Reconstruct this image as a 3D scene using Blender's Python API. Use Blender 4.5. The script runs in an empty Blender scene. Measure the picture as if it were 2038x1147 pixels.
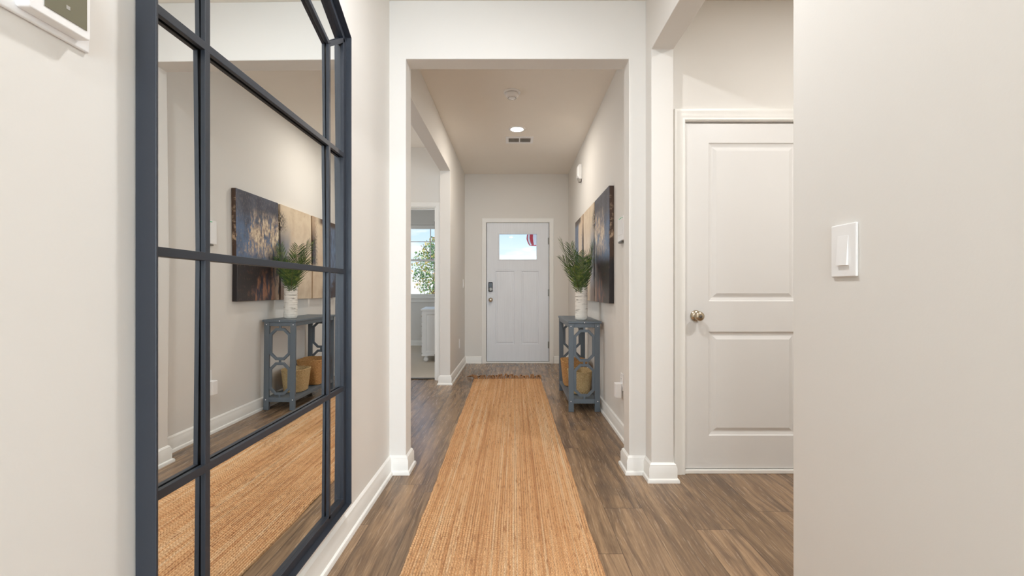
import bpy, bmesh, math, random
from mathutils import Vector, Matrix
random.seed(7)
S = bpy.context.scene
C = S.collection
PI = math.pi

# ---------------------------------------------------------------- camera
F = 900.0; CX, CY = 1024.0, 577.0; EYE = 1.066
cam_d = bpy.data.cameras.new('camera'); cam = bpy.data.objects.new('camera', cam_d); C.objects.link(cam)
cam.location = (0, 0, EYE); cam.rotation_euler = (PI/2, 0, 0)
cam_d.sensor_width = 36; cam_d.lens = 36*F/2038; cam_d.sensor_fit = 'HORIZONTAL'
cam_d.shift_x = -(CX-1019)/2038; cam_d.shift_y = (CY-573.5)/2038
cam_d.clip_start = .02; cam_d.clip_end = 300
S.camera = cam

# ---------------------------------------------------------------- view
S.view_settings.view_transform = 'Standard'; S.view_settings.look = 'None'
S.view_settings.gamma = 1; S.view_settings.use_curve_mapping = False
S.view_settings.exposure = 0.22
S.cycles.max_bounces = 14; S.cycles.diffuse_bounces = 8; S.cycles.glossy_bounces = 6
S.cycles.caustics_reflective = False; S.cycles.caustics_refractive = False
S.cycles.sample_clamp_indirect = 6

# ---------------------------------------------------------------- world: sky with soft clouds
W = bpy.data.worlds.new('sky'); S.world = W; W.use_nodes = True
nt = W.node_tree; nt.nodes.clear()
def wn(t, **k):
    n = nt.nodes.new(t)
    for a, b in k.items(): setattr(n, a, b)
    return n
tc = wn('ShaderNodeTexCoord'); sep = wn('ShaderNodeSeparateXYZ'); nt.links.new(tc.outputs['Generated'], sep.inputs[0])
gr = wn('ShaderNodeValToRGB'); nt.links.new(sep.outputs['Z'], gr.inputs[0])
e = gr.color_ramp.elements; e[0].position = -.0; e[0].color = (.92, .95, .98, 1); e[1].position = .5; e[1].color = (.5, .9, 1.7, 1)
m2 = gr.color_ramp.elements.new(.24); m2.color = (.95, 1.5, 2.5, 1)  # sky band brightened on purpose to strengthen the blue reflection on the floor
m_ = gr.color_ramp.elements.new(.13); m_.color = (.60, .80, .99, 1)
mp = wn('ShaderNodeMapping'); mp.inputs['Scale'].default_value = (5, 5, 16); mp.inputs['Location'].default_value = (.2, 0, .6)
nt.links.new(tc.outputs['Generated'], mp.inputs[0])
nz = wn('ShaderNodeTexNoise'); nz.inputs['Scale'].default_value = 1.6; nz.inputs['Detail'].default_value = 6
nt.links.new(mp.outputs[0], nz.inputs[0])
cr = wn('ShaderNodeValToRGB'); cr.color_ramp.elements[0].position = .50; cr.color_ramp.elements[1].position = .64
nt.links.new(nz.outputs[0], cr.inputs[0])
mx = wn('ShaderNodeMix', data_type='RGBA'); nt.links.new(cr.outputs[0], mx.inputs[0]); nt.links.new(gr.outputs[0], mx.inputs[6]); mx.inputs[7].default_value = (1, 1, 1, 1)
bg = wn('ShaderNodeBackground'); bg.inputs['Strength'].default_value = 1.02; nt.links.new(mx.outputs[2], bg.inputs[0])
wo = wn('ShaderNodeOutputWorld'); nt.links.new(bg.outputs[0], wo.inputs[0])

# ---------------------------------------------------------------- lights
def light(name, kind, loc, energy, color, rot=(0,0,0), size=None, size_y=None, shape='SQUARE', spread=None):
    d = bpy.data.lights.new(name, kind); d.energy = energy; d.color = color
    if kind == 'AREA':
        d.shape = shape; d.size = size
        if size_y: d.size_y = size_y
        if spread: d.spread = spread
    if kind == 'SUN': d.angle = size
    o = bpy.data.objects.new(name, d); C.objects.link(o); o.location = loc; o.rotation_euler = rot
    return o
light('sun', 'SUN', (0, -5, 8), 3.2, (1, .95, .86), (math.radians(42), 0, math.radians(-25)), size=.01)
light('daylight_great_room', 'AREA', (1.1, -5.85, 1.45), 265, (.74, .88, 1), (PI/2, 0, 0), 3.4, 2.1, 'RECTANGLE')
light('daylight_foyer_room', 'AREA', (-2.95, 4.1, 1.5), 15, (.84, .92, 1), (0, -PI/2, 0), 1.4, 1.3, 'RECTANGLE')
light('bedroom_fill', 'AREA', (-3.2, 7.1, 1.6), 10, (.84, .92, 1), (0, -PI/2, 0), 1.6, 1.4, 'RECTANGLE')  # added area light out of view to light the bedroom, not at its window
can_spots = [  # recessed lamps overhead: (x, y, power, colour)
    (0.026, 4.717, 12, (1, .92, .82)), (-.04, 1.45, 17, (.97, .985, 1)), (1.75, 1.35, 24, (1, .985, .96)),
    (-.1, -1.2, 17, (.97, .985, 1)), (2.2, -2.5, 22, (1, .98, .96)), (-1.75, 4.3, 5, (1, .92, .82))]  # lamps behind the camera and in the great room are unseen, added for brightness

# ---------------------------------------------------------------- materials
def srgb(r, g, b):
    f = lambda c: (c/255)/12.92 if c/255 <= .04045 else (((c/255)+.055)/1.055)**2.4
    return (f(r), f(g), f(b), 1)
class G:
    def __init__(s, name):
        s.m = bpy.data.materials.new(name); s.m.use_nodes = True; s.t = s.m.node_tree
        s.b = s.t.nodes['Principled BSDF']; s.tc = None
    def n(s, t, **k):
        n = s.t.nodes.new(t)
        for a, b in k.items(): setattr(n, a, b)
        return n
    def l(s, a, b): s.t.links.new(a, b)
    def co(s, scale=(1,1,1), loc=(0,0,0), rot=(0,0,0), src='Object'):
        if not s.tc: s.tc = s.n('ShaderNodeTexCoord')
        mp = s.n('ShaderNodeMapping'); mp.inputs['Scale'].default_value = scale; mp.inputs['Location'].default_value = loc; mp.inputs['Rotation'].default_value = rot
        s.l(s.tc.outputs[src], mp.inputs[0]); return mp.outputs[0]
    def sep(s, v):
        n = s.n('ShaderNodeSeparateXYZ'); s.l(v, n.inputs[0]); return n.outputs
    def comb(s, *v):
        n = s.n('ShaderNodeCombineXYZ')
        for i, x in enumerate(v): s.put(x, n.inputs[i])
        return n.outputs[0]
    def put(s, v, inp):
        if isinstance(v, (int, float)): inp.default_value = v
        elif isinstance(v, tuple): inp.default_value = v
        else: s.l(v, inp)
    def ma(s, op, a, b=0, c=None, clamp=False):
        n = s.n('ShaderNodeMath', operation=op); n.use_clamp = clamp
        s.put(a, n.inputs[0]); s.put(b, n.inputs[1])
        if c is not None: s.put(c, n.inputs[2])
        return n.outputs[0]
    def noise(s, v, scale=5, detail=4, rough=.5, dist=0, out=0):
        n = s.n('ShaderNodeTexNoise'); s.put(v, n.inputs['Vector']); n.inputs['Scale'].default_value = scale
        n.inputs['Detail'].default_value = detail; n.inputs['Roughness'].default_value = rough; n.inputs['Distortion'].default_value = dist
        return n.outputs[out]
    def white(s, v, dim='3D'):
        n = s.n('ShaderNodeTexWhiteNoise', noise_dimensions=dim)
        s.put(v, n.inputs['W' if dim == '1D' else 'Vector']); return n.outputs
    def step(s, v, a, b):
        n = s.n('ShaderNodeMapRange', interpolation_type='SMOOTHSTEP'); s.put(v, n.inputs[0])
        n.inputs[1].default_value = a; n.inputs[2].default_value = b; return n.outputs[0]
    def ramp(s, v, *stops):
        n = s.n('ShaderNodeValToRGB'); s.put(v, n.inputs[0]); el = n.color_ramp.elements
        while len(el) < len(stops): el.new(.5)
        for i, (p, c) in enumerate(stops): el[i].position = p; el[i].color = c
        return n.outputs[0]
    def mix(s, f, a, b, mode='MIX'):
        n = s.n('ShaderNodeMix', data_type='RGBA'); n.blend_type = mode
        s.put(f, n.inputs[0]); s.put(a, n.inputs[6]); s.put(b, n.inputs[7]); return n.outputs[2]
    def color(s, v): s.put(v, s.b.inputs['Base Color']); return s
    def set(s, rough=None, metal=None, spec=None, **k):
        if rough is not None: s.put(rough, s.b.inputs['Roughness'])
        if metal is not None: s.b.inputs['Metallic'].default_value = metal
        if spec is not None: s.b.inputs['Specular IOR Level'].default_value = spec
        return s
    def bump(s, h, strength=.3, dist=.01):
        n = s.n('ShaderNodeBump'); n.inputs['Strength'].default_value = strength; n.inputs['Distance'].default_value = dist
        s.put(h, n.inputs['Height']); s.l(n.outputs[0], s.b.inputs['Normal']); return s

def plain(name, rgb, rough=.5, metal=0, spec=.5, var=.03, nscale=8, bump=0, bscale=200):
    g = G(name); c = srgb(*rgb)
    n = g.noise(g.co(), nscale, 3)
    lo = tuple(x*(1-var) for x in c[:3])+(1,); hi = tuple(min(1, x*(1+var)) for x in c[:3])+(1,)
    g.color(g.mix(n, lo, hi)); g.set(rough, metal, spec)
    if bump: g.bump(g.noise(g.co(), bscale, 2), bump, .002)
    return g.m

M = {}
M['wall'] = plain('greige wall paint', (228, 225.5, 221), .75, spec=.3, var=.008, nscale=1.5, bump=.06, bscale=160)
M['ceiling'] = plain('flat ceiling paint', (243, 238, 230), .9, spec=.15, var=.008, bump=.1, bscale=120)
M['trim'] = plain('white semi gloss trim paint', (240, 239, 235), .35, var=.01)
M['doorpaint'] = plain('white door paint', (224, 223, 221), .4, var=.01)
g = G('white fibreglass front door with brushed grain')
n = g.noise(g.co((40, 40, 2)), 1.5, 5); n2 = g.noise(g.co((3, 3, 1)), 1.2, 3)
g.color(g.mix(g.ma('MULTIPLY', n, n2), srgb(236, 240, 246), srgb(212, 216, 222))); g.set(.45); g.bump(n, .06, .002)
M['frontdoor'] = g.m
M['plastic'] = plain('white plastic', (243, 243, 243), .35, var=.01)
M['dark'] = plain('dark recess', (38, 36, 34), .8)
M['grille'] = plain('grey grille shadow', (165, 162, 156), .7)
M['screen'] = plain('olive grey display glass', (120, 117, 98), .25, var=.02)
M['frame'] = plain('charcoal blue painted metal', (45, 50, 59), .45, metal=.0, spec=.5, var=.06, nscale=20)
M['console'] = plain('slate grey painted wood', (96, 106, 115), .42, spec=.5, var=.05, nscale=12)
M['nickel'] = plain('satin nickel', (190, 176, 155), .22, metal=1)
M['steel'] = plain('dark steel hinge', (120, 116, 110), .35, metal=1)
M['blackgloss'] = plain('black glossy keypad', (18, 18, 20), .15)
M['green_led'] = plain('green printed mark', (110, 200, 150), .4)
M['carpet'] = plain('pale carpet', (206, 196, 182), .95, spec=.1, var=.12, nscale=120, bump=.6, bscale=300)
M['dresser'] = plain('white lacquered wood', (240, 240, 240), .35, var=.01)
M['cord'] = plain('dark cord', (60, 50, 45), .7)

g = G('mirror glass'); g.color((.93, .945, .94, 1)); g.set(0.0, 1.0); M['mirror'] = g.m
g = G('window glass'); g.t.nodes.remove(g.b)
tr = g.n('ShaderNodeBsdfTransparent'); tr.inputs[0].default_value = (.97, .985, .98, 1)
gl = g.n('ShaderNodeBsdfGlossy'); gl.inputs['Roughness'].default_value = .01
ms = g.n('ShaderNodeMixShader'); fr = g.n('ShaderNodeFresnel'); fr.inputs[0].default_value = 1.3
g.l(fr.outputs[0], ms.inputs[0]); g.l(tr.outputs[0], ms.inputs[1]); g.l(gl.outputs[0], ms.inputs[2])
g.l(ms.outputs[0], g.t.nodes['Material Output'].inputs[0]); M['glass'] = g.m
g = G('glowing lamp lens'); g.b.inputs['Emission Color'].default_value = (1, .87, .70, 1); g.b.inputs['Emission Strength'].default_value = 14; M['lens'] = g.m

# ---- floor planks
g = G('brown oak look vinyl planks')
x, y, z = g.sep(g.co())
PW, PL = .183, 1.22
xr = g.ma('DIVIDE', g.ma('ADD', x, 10*PW + .111), PW); row = g.ma('FLOOR', xr)
off = g.white(row, '1D')[0]
yr = g.ma('ADD', g.ma('DIVIDE', g.ma('ADD', y, 20), PL), g.ma('MULTIPLY', off, 1.0)); colm = g.ma('FLOOR', yr)
idv = g.comb(row, colm, 3.3); rnd = g.white(idv); rv = rnd[0]
gx = g.ma('ADD', x, g.ma('MULTIPLY', rv, 7.0)); gy = g.ma('ADD', y, g.ma('MULTIPLY', rv, 31.0))
warp = g.noise(g.comb(gx, g.ma('MULTIPLY', gy, .35), 0), 7, 2)
gx2 = g.ma('ADD', gx, g.ma('MULTIPLY', warp, .045))
v1 = g.comb(g.ma('MULTIPLY', gx2, 26), g.ma('MULTIPLY', gy, 1.3), rv)
fine = g.noise(g.comb(g.ma('MULTIPLY', gx2, 90), g.ma('MULTIPLY', gy, 4.5), rv), 1.6, 6, .65)
broad = g.noise(v1, 1.0, 5, .6, .6)
patch = g.noise(g.comb(g.ma('MULTIPLY', gx, 5), g.ma('MULTIPLY', gy, 1.6), rv), 1.3, 4, .6)
base = g.ramp(broad, (.30, srgb(86, 69, 55)), (.46, srgb(121, 97, 75)), (.64, srgb(158, 129, 99)))
base = g.mix(g.ma('MULTIPLY', g.step(patch, .50, .68), .8), base, srgb(80, 65, 55))
base = g.mix(.24, base, g.ramp(fine, (.36, srgb(70, 58, 50)), (.62, srgb(168, 144, 116))), 'MIX')
tone = g.ma('ADD', .92, g.ma('MULTIPLY', rnd[0], .36))
tn = g.n('ShaderNodeVectorMath', operation='SCALE'); g.l(base, tn.inputs[0]); g.l(tone, tn.inputs['Scale'])
fx = g.ma('FRACT', xr); fy = g.ma('FRACT', yr)
ex = g.ma('MINIMUM', fx, g.ma('SUBTRACT', 1, fx)); ey = g.ma('MINIMUM', fy, g.ma('SUBTRACT', 1, fy))
ln = g.ma('MAXIMUM', g.ma('LESS_THAN', ex, .008), g.ma('LESS_THAN', ey, .0014))
g.color(g.mix(g.ma('MULTIPLY', ln, .55), tn.outputs[0], srgb(40, 33, 28)))
g.set(g.ma('ADD', .20, g.ma('MULTIPLY', fine, .12)), spec=.30)
g.bump(g.ma('SUBTRACT', fine, g.ma('MULTIPLY', ln, 1.5)), .05, .002)
M['floor'] = g.m

# ---- jute rug
g = G('braided jute')
x, y, z = g.sep(g.co())
RW = .0119
rr = g.ma('FLOOR', g.ma('DIVIDE', g.ma('ADD', x, 5), RW)); rn = g.white(rr, '1D')[0]
strip = g.noise(g.comb(g.ma('MULTIPLY', x, 42), g.ma('MULTIPLY', y, .45), g.ma('MULTIPLY', rn, .9)), 1.0, 4, .7)
blot = g.noise(g.comb(g.ma('MULTIPLY', x, 70), g.ma('MULTIPLY', y, 9), rn), 1.3, 4, .7)
fib = g.noise(g.co((900, 260, 300)), 1, 3, .6)
col = g.ramp(strip, (.32, srgb(190, 128, 78)), (.44, srgb(224, 168, 114)), (.56, srgb(238, 190, 140)), (.67, srgb(247, 220, 182)))
col = g.mix(g.step(blot, .58, .78), col, srgb(244, 214, 172))
col = g.mix(g.step(blot, .45, .33), col, srgb(168, 108, 62))
ph = g.ma('ADD', g.ma('MULTIPLY', y, 2*PI/.0165), g.ma('MULTIPLY', rn, 6.28))
ph = g.ma('ADD', ph, g.ma('MULTIPLY', g.noise(g.co((60, 8, 1)), 1, 2), 5))
st = g.ma('MULTIPLY_ADD', g.ma('SINE', ph), .5, .5)
fr_ = g.ma('FRACT', g.ma('DIVIDE', g.ma('ADD', x, 5), RW)); rg = g.ma('SINE', g.ma('MULTIPLY', fr_, PI))
gap = g.ma('MULTIPLY', g.step(g.ma('MULTIPLY', g.ma('MULTIPLY_ADD', st, .7, .3), rg), .34, .02), .75)
gapn = g.ma('MULTIPLY', gap, g.step(g.noise(g.co((40, 40, 1)), 1.4, 3), .38, .62))
col = g.mix(gapn, col, srgb(118, 66, 34))
rdk = g.ma('MULTIPLY', g.step(g.white(g.ma('MULTIPLY', rr, 1.37), '1D')[0], .72, .78), g.ma('MULTIPLY', g.step(rg, .75, .2), .5))
col = g.mix(rdk, col, srgb(120, 74, 42))
sp = g.step(g.noise(g.co((170, 95, 1)), 1, 3, .7), .60, .70)
col = g.mix(g.ma('MULTIPLY', sp, .55), col, srgb(128, 78, 40))
g.color(g.mix(.30, col, g.ramp(fib, (.3, srgb(170, 114, 70)), (.7, srgb(250, 220, 180)))))
g.set(.85, spec=.2)
g.bump(g.ma('ADD', g.ma('MULTIPLY', st, rg), g.ma('MULTIPLY', fib, .35)), .8, .006)
M['jute'] = g.m
M['fringe'] = plain('jute fringe', (158, 118, 84), .9, spec=.1, var=.35, nscale=60)

# ---- baskets
def rope(name, lo, hi, dark):
    g = G(name); x, y, z = g.sep(g.co())
    ang = g.ma('ARCTAN2', y, x)
    n = g.noise(g.comb(g.ma('MULTIPLY', ang, 9), 0, g.ma('MULTIPLY', z, 220)), 1.0, 4, .6)
    n2 = g.noise(g.co(), 18, 3)
    c = g.ramp(n, (.3, srgb(*dark)), (.5, srgb(*lo)), (.7, srgb(*hi)))
    c = g.mix(g.ma('MULTIPLY', g.step(n2, .45, .7), .35), c, srgb(*lo))
    fz = g.ma('FRACT', g.ma('DIVIDE', g.ma('SUBTRACT', z, .004), .01165)); gp = g.step(g.ma('MINIMUM', fz, g.ma('SUBTRACT', 1, fz)), .16, .0)  # creases between rope rows darkened in the colour, as shade
    g.color(g.mix(g.ma('MULTIPLY', gp, .6), c, srgb(*dark))); g.set(.8, spec=.2)
    ph = g.ma('ADD', g.ma('MULTIPLY', ang, 60), g.ma('MULTIPLY', z, 500))
    g.bump(g.ma('ADD', g.ma('SINE', ph), g.ma('MULTIPLY', n, 2)), .5, .003)
    return g.m
M['seagrass'] = rope('pale woven seagrass', (205, 176, 128), (236, 214, 172), (160, 124, 78))
M['orange_weave'] = rope('golden woven basket', (206, 158, 104), (232, 192, 138), (150, 102, 58))

# ---- birch-like ceramic vase
g = G('white banded ceramic')
n = g.noise(g.co((7, 7, 70)), 1.2, 5, .7, .4); n2 = g.noise(g.co((9, 9, 22)), 1, 3)
g.color(g.mix(g.ma('MULTIPLY', g.step(n, .48, .66), g.step(n2, .40, .58)), srgb(240, 234, 224), srgb(150, 142, 130)))
g.set(.5); g.bump(n, .5, .006); M['vase'] = g.m
g = G('green palm leaf'); n = g.noise(g.co(), 30, 3)
g.color(g.ramp(n, (.3, srgb(34, 58, 34)), (.5, srgb(66, 96, 46)), (.72, srgb(132, 146, 72)))); g.set(.42)
g.b.inputs['Subsurface Weight'].default_value = 0; M['palm'] = g.m
M['stem'] = plain('olive stem', (92, 92, 42), .5)
g = G('outdoor tree leaves'); n = g.noise(g.co(), 3.5, 4)
g.color(g.ramp(n, (.35, srgb(40, 82, 52)), (.52, srgb(110, 142, 70)), (.62, srgb(214, 170, 80)), (.75, srgb(226, 120, 80)))); g.set(.6); M['leaf'] = g.m
M['bark'] = plain('tree bark', (110, 92, 74), .9, var=.2, nscale=30)
M['ground'] = plain('pale concrete drive', (216, 212, 202), .9, var=.05)
M['siding'] = plain('pale siding', (226, 226, 222), .7)
M['red'] = plain('red fabric', (206, 40, 58), .7); M['white'] = plain('white fabric', (245, 240, 240), .7)

# ---- canvases
def art(name, kind, w, h):
    g = G(name); x, y, z = g.sep(g.co())
    u = g.ma('DIVIDE', y, w); v = g.ma('DIVIDE', z, h)
    sv = g.comb(g.ma('MULTIPLY', y, 1.0), g.ma('MULTIPLY', x, 1.0), g.ma('MULTIPLY', z, .28))
    streak = g.noise(sv, 22, 6, .65, .2); blot = g.noise(g.comb(y, x, z), 5.5, 5, .6, .3); fine = g.noise(g.comb(y, x, g.ma('MULTIPLY', z, .5)), 60, 4, .6)
    big = g.noise(g.comb(y, x, z), 3.0, 2)
    navy, slate, blue = srgb(46, 46, 62), srgb(94, 98, 112), srgb(96, 122, 158)
    cream, tan, rust, black, brown = srgb(232, 216, 190), srgb(184, 158, 132), srgb(150, 104, 78), srgb(34, 28, 30), srgb(74, 54, 42)
    if kind == 0:
        c = g.mix(g.step(blot, .35, .65), srgb(70, 72, 84), slate)
        c = g.mix(g.ma('MULTIPLY', g.step(fine, .50, .66), .55), c, srgb(128, 122, 124))
        # blue wash through the middle
        mid = g.ma('MULTIPLY', g.step(v, .30, .46), g.step(v, .88, .66))
        c = g.mix(g.ma('MULTIPLY', mid, g.ma('MULTIPLY', g.step(blot, .34, .60), .85)), c, blue)
        sh = g.ma('ADD', g.ma('MULTIPLY', streak, .9), g.ma('ADD', g.ma('MULTIPLY', g.ma('SUBTRACT', fine, .5), .5), g.ma('MULTIPLY_ADD', g.step(g.ma('ADD', u, g.ma('MULTIPLY', g.ma('SUBTRACT', blot, .5), .5)), .12, .5), .16, -.04)))
        band = g.ma('MULTIPLY', g.step(v, .36, .58), g.step(v, .90, .72))
        c = g.mix(g.ma('MULTIPLY', band, g.step(sh, .46, .60)), c, tan)
        c = g.mix(g.ma('MULTIPLY', band, g.step(sh, .54, .68)), c, cream)
        low = g.step(g.ma('ADD', v, g.ma('MULTIPLY', g.ma('SUBTRACT', streak, .5), .22)), .42, .33)
        dk = g.mix(g.step(g.ma('ADD', blot, g.ma('MULTIPLY', g.ma('SUBTRACT', u, .5), .28)), .44, .60), srgb(46, 38, 40), g.mix(g.step(streak, .42, .56), navy, rust))
        dk = g.mix(g.ma('MULTIPLY', g.step(fine, .56, .70), .5), dk, srgb(116, 92, 80))
        c = g.mix(low, c, dk)
        lc = g.ma('MULTIPLY', g.step(u, .82, .95), g.ma('MULTIPLY', low, g.step(streak, .42, .56)))
        c = g.mix(lc, c, tan)
        edge = g.mix(g.step(g.noise(g.comb(x, 0.0, z), 16, 5, .7), .50, .66), brown, tan)
        c = g.mix(g.step(x, .0040, .0055), c, g.mix(low, edge, black))
    elif kind == 1:
        c = g.mix(g.step(blot, .35, .7), srgb(226, 208, 182), srgb(206, 184, 156))
        lf = g.ma('ADD', g.ma('MULTIPLY', u, 1.7), g.ma('MULTIPLY', g.ma('SUBTRACT', blot, .5), 1.1))
        m1 = g.ma('MULTIPLY', g.step(lf, .75, .30), g.step(v, .88, .55))
        c = g.mix(m1, c, srgb(140, 140, 146))
        ed = g.ma('MULTIPLY', g.step(u, .17, .02), g.step(v, .10, .3))
        c = g.mix(g.ma('MULTIPLY', ed, g.step(v, .80, .4)), c, srgb(60, 54, 54))
        kn = g.ma('MULTIPLY', g.ma('MULTIPLY', g.step(v, .70, .76), g.step(v, .96, .86)), g.step(g.ma('ADD', u, g.ma('MULTIPLY', g.ma('SUBTRACT', fine, .5), .9)), .26, .08))
        c = g.mix(g.ma('MULTIPLY', kn, g.step(fine, .42, .55)), c, srgb(44, 38, 40))
        sp = g.ma('MULTIPLY', g.step(fine, .60, .70), g.step(big, .50, .62))
        c = g.mix(g.ma('MULTIPLY', sp, .6), c, rust)
        lo = g.ma('MULTIPLY', g.step(v, .24, .10), g.step(g.ma('MULTIPLY', u, streak), .22, .1))
        c = g.mix(lo, c, srgb(120, 100, 86))
    else:
        c = g.mix(g.step(blot, .35, .7), srgb(224, 204, 176), srgb(208, 182, 152))
        tk = g.ma('ADD', u, g.ma('MULTIPLY', g.ma('SUBTRACT', fine, .5), .35))
        m1 = g.ma('MULTIPLY', g.step(tk, .22, .06), g.step(v, .38, .46))
        c = g.mix(m1, c, g.ramp(v, (.45, srgb(54, 50, 58)), (.7, brown), (.9, tan)))
        rt = g.step(g.ma('ADD', u, g.ma('MULTIPLY', g.ma('SUBTRACT', streak, .5), .4)), .48, .62)
        c = g.mix(rt, c, g.mix(g.step(streak, .35, .65), srgb(74, 82, 104), srgb(110, 130, 160)))
        c = g.mix(g.ma('MULTIPLY', g.step(v, .34, .22), g.ma('MULTIPLY', g.step(u, .3, .5), g.step(blot, .4, .55))), c, srgb(62, 46, 46))
        c = g.mix(g.ma('MULTIPLY', g.step(v, .90, .96), g.step(u, .15, .4)), c, brown)
    g.color(c); g.set(.38, spec=.5); g.bump(streak, .15, .002)
    return g.m

# ---------------------------------------------------------------- mesh helpers
def link(name, bm, mat, parent=None, smooth=False, bevel=0, seg=2, loc=None, autos=None):
    bmesh.ops.recalc_face_normals(bm, faces=bm.faces[:])
    me = bpy.data.meshes.new(name)
    if smooth or autos:
        for f in bm.faces: f.smooth = True
    bm.to_mesh(me); bm.free()
    o = bpy.data.objects.new(name, me); C.objects.link(o)
    mats = mat if isinstance(mat, list) else [mat]
    for m in mats: me.materials.append(M[m] if isinstance(m, str) else m)
    if autos: me.set_sharp_from_angle(angle=math.radians(autos))
    if loc is not None: o.location = loc
    if parent:
        o.parent = parent
    if bevel:
        b = o.modifiers.new('bevel', 'BEVEL'); b.width = bevel; b.segments = seg; b.limit_method = 'ANGLE'; b.angle_limit = math.radians(40)
    return o
def box(bm, x0, x1, y0, y1, z0, z1, mat=0):
    vs = [bm.verts.new(p) for p in ((x0,y0,z0),(x1,y0,z0),(x1,y1,z0),(x0,y1,z0),(x0,y0,z1),(x1,y0,z1),(x1,y1,z1),(x0,y1,z1))]
    for f in ((0,3,2,1),(4,5,6,7),(0,1,5,4),(1,2,6,5),(2,3,7,6),(3,0,4,7)):
        bm.faces.new([vs[i] for i in f]).material_index = mat
    return vs
def prism(bm, pts, plane, a, b, mat=0):
    """pts: 2D polygon; plane 'xz' extruded along y from a to b, 'yz' along x, 'xy' along z"""
    def P(p, t):
        return {'xz': (p[0], t, p[1]), 'yz': (t, p[0], p[1]), 'xy': (p[0], p[1], t)}[plane]
    v0 = [bm.verts.new(P(p, a)) for p in pts]; v1 = [bm.verts.new(P(p, b)) for p in pts]
    n = len(pts)
    for f in [v0[::-1], v1] + [[v0[i], v0[(i+1)%n], v1[(i+1)%n], v1[i]] for i in range(n)]:
        bm.faces.new(f).material_index = mat
def ring_prism(bm, outer, inner, plane, a, b):
    """flat ring between two polygons with the same vertex count, given thickness"""
    def P(p, t):
        return {'xz': (p[0], t, p[1]), 'yz': (t, p[0], p[1]), 'xy': (p[0], p[1], t)}[plane]
    L = [[bm.verts.new(P(p, t)) for p in poly] for poly in (outer, inner) for t in (a, b)]
    n = len(outer); oa, ob, ia, ib = L
    for i in range(n):
        j = (i+1) % n
        for f in ((oa[i],oa[j],ob[j],ob[i]), (ia[i],ib[i],ib[j],ia[j]), (oa[i],ia[i],ia[j],oa[j]), (ob[i],ob[j],ib[j],ib[i])):
            bm.faces.new(f)
def lathe(bm, prof, center=(0,0,0), axis='z', n=32, mat=0, cap=True):
    def P(r, h, t):
        a, b = r*math.cos(t), r*math.sin(t)
        q = {'z': (a, b, h), 'y': (a, h, b), 'x': (h, a, b)}[axis]
        return (center[0]+q[0], center[1]+q[1], center[2]+q[2])
    rings = [[bm.verts.new(P(max(r, 1e-5), h, 2*PI*i/n)) for i in range(n)] for r, h in prof]
    for a, b in zip(rings, rings[1:]):
        for i in range(n):
            j = (i+1) % n; bm.faces.new((a[i], a[j], b[j], b[i])).material_index = mat
    if cap:
        bm.faces.new(rings[0][::-1]).material_index = mat; bm.faces.new(rings[-1]).material_index = mat
def tube(bm, pts, r, n=8, mat=0):
    pts = [Vector(p) for p in pts]; rs = r if isinstance(r, (list, tuple)) else [r]*len(pts)
    rings = []; up = Vector((0, 0, 1))
    for i, p in enumerate(pts):
        t = (pts[min(i+1, len(pts)-1)] - pts[max(i-1, 0)]).normalized()
        a = t.cross(up)
        if a.length < 1e-3: a = t.cross(Vector((1, 0, 0)))
        a.normalize(); b = t.cross(a)
        rings.append([bm.verts.new(p + (a*math.cos(2*PI*k/n) + b*math.sin(2*PI*k/n))*rs[i]) for k in range(n)])
    for A, B in zip(rings, rings[1:]):
        for k in range(n): bm.faces.new((A[k], A[(k+1)%n], B[(k+1)%n], B[k])).material_index = mat
    bm.faces.new(rings[0][::-1]); bm.faces.new(rings[-1])
def sweep(bm, path, prof, plane='xy', base=0.0, closed=False):
    """sweep profile [(a, b)]: a = distance to the right of travel within the plane, b = out of the plane"""
    P2 = [Vector(p) for p in path]; n = len(P2); rings = []
    for i in range(n):
        if closed: d0 = (P2[i]-P2[i-1]).normalized(); d1 = (P2[(i+1)%n]-P2[i]).normalized()
        else:
            d1 = (P2[i+1]-P2[i]).normalized() if i < n-1 else None
            d0 = (P2[i]-P2[i-1]).normalized() if i > 0 else d1
            if d1 is None: d1 = d0
        n0 = Vector((d0.y, -d0.x)); n1 = Vector((d1.y, -d1.x)); m = (n0+n1).normalized(); m /= max(.2, m.dot(n0))
        ring = []
        for a, b in prof:
            q = P2[i] + m*a
            ring.append(bm.verts.new({'xy': (q.x, q.y, base+b), 'xz': (q.x, base+b, q.y), 'yz': (base+b, q.x, q.y)}[plane]))
        rings.append(ring)
    k = len(prof)
    pairs = list(zip(rings, rings[1:])) + ([(rings[-1], rings[0])] if closed else [])
    for A, B in pairs:
        for j in range(k): bm.faces.new((A[j], A[(j+1)%k], B[(j+1)%k], B[j]))
    if not closed:
        bm.faces.new(rings[0][::-1]); bm.faces.new(rings[-1])
def B(): return bmesh.new()
def tag(o, label, cat, group=None):
    o['label'] = label; o['category'] = cat
    if group: o['group'] = group
    return o
def thing(name, loc, label=None, cat=None, group=None, rotz=0):
    o = bpy.data.objects.new(name, None); C.objects.link(o); o.location = loc; o.rotation_euler = (0, 0, rotz); o.empty_display_size = .1
    if label: tag(o, label, cat, group)
    return o
def struct(name, bm, mat, **k):
    o = link(name, bm, mat, **k)
    if not k.get('parent'): o['kind'] = 'structure'
    return o
def structE(name, loc):
    o = thing(name, loc); o['kind'] = 'structure'; return o

H = 2.743; HD = 2.404
XL, XR = -.725, .76
Y1, Y2 = 2.62, 2.747      # the cross wall
YE = 6.55                 # the front wall

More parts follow.
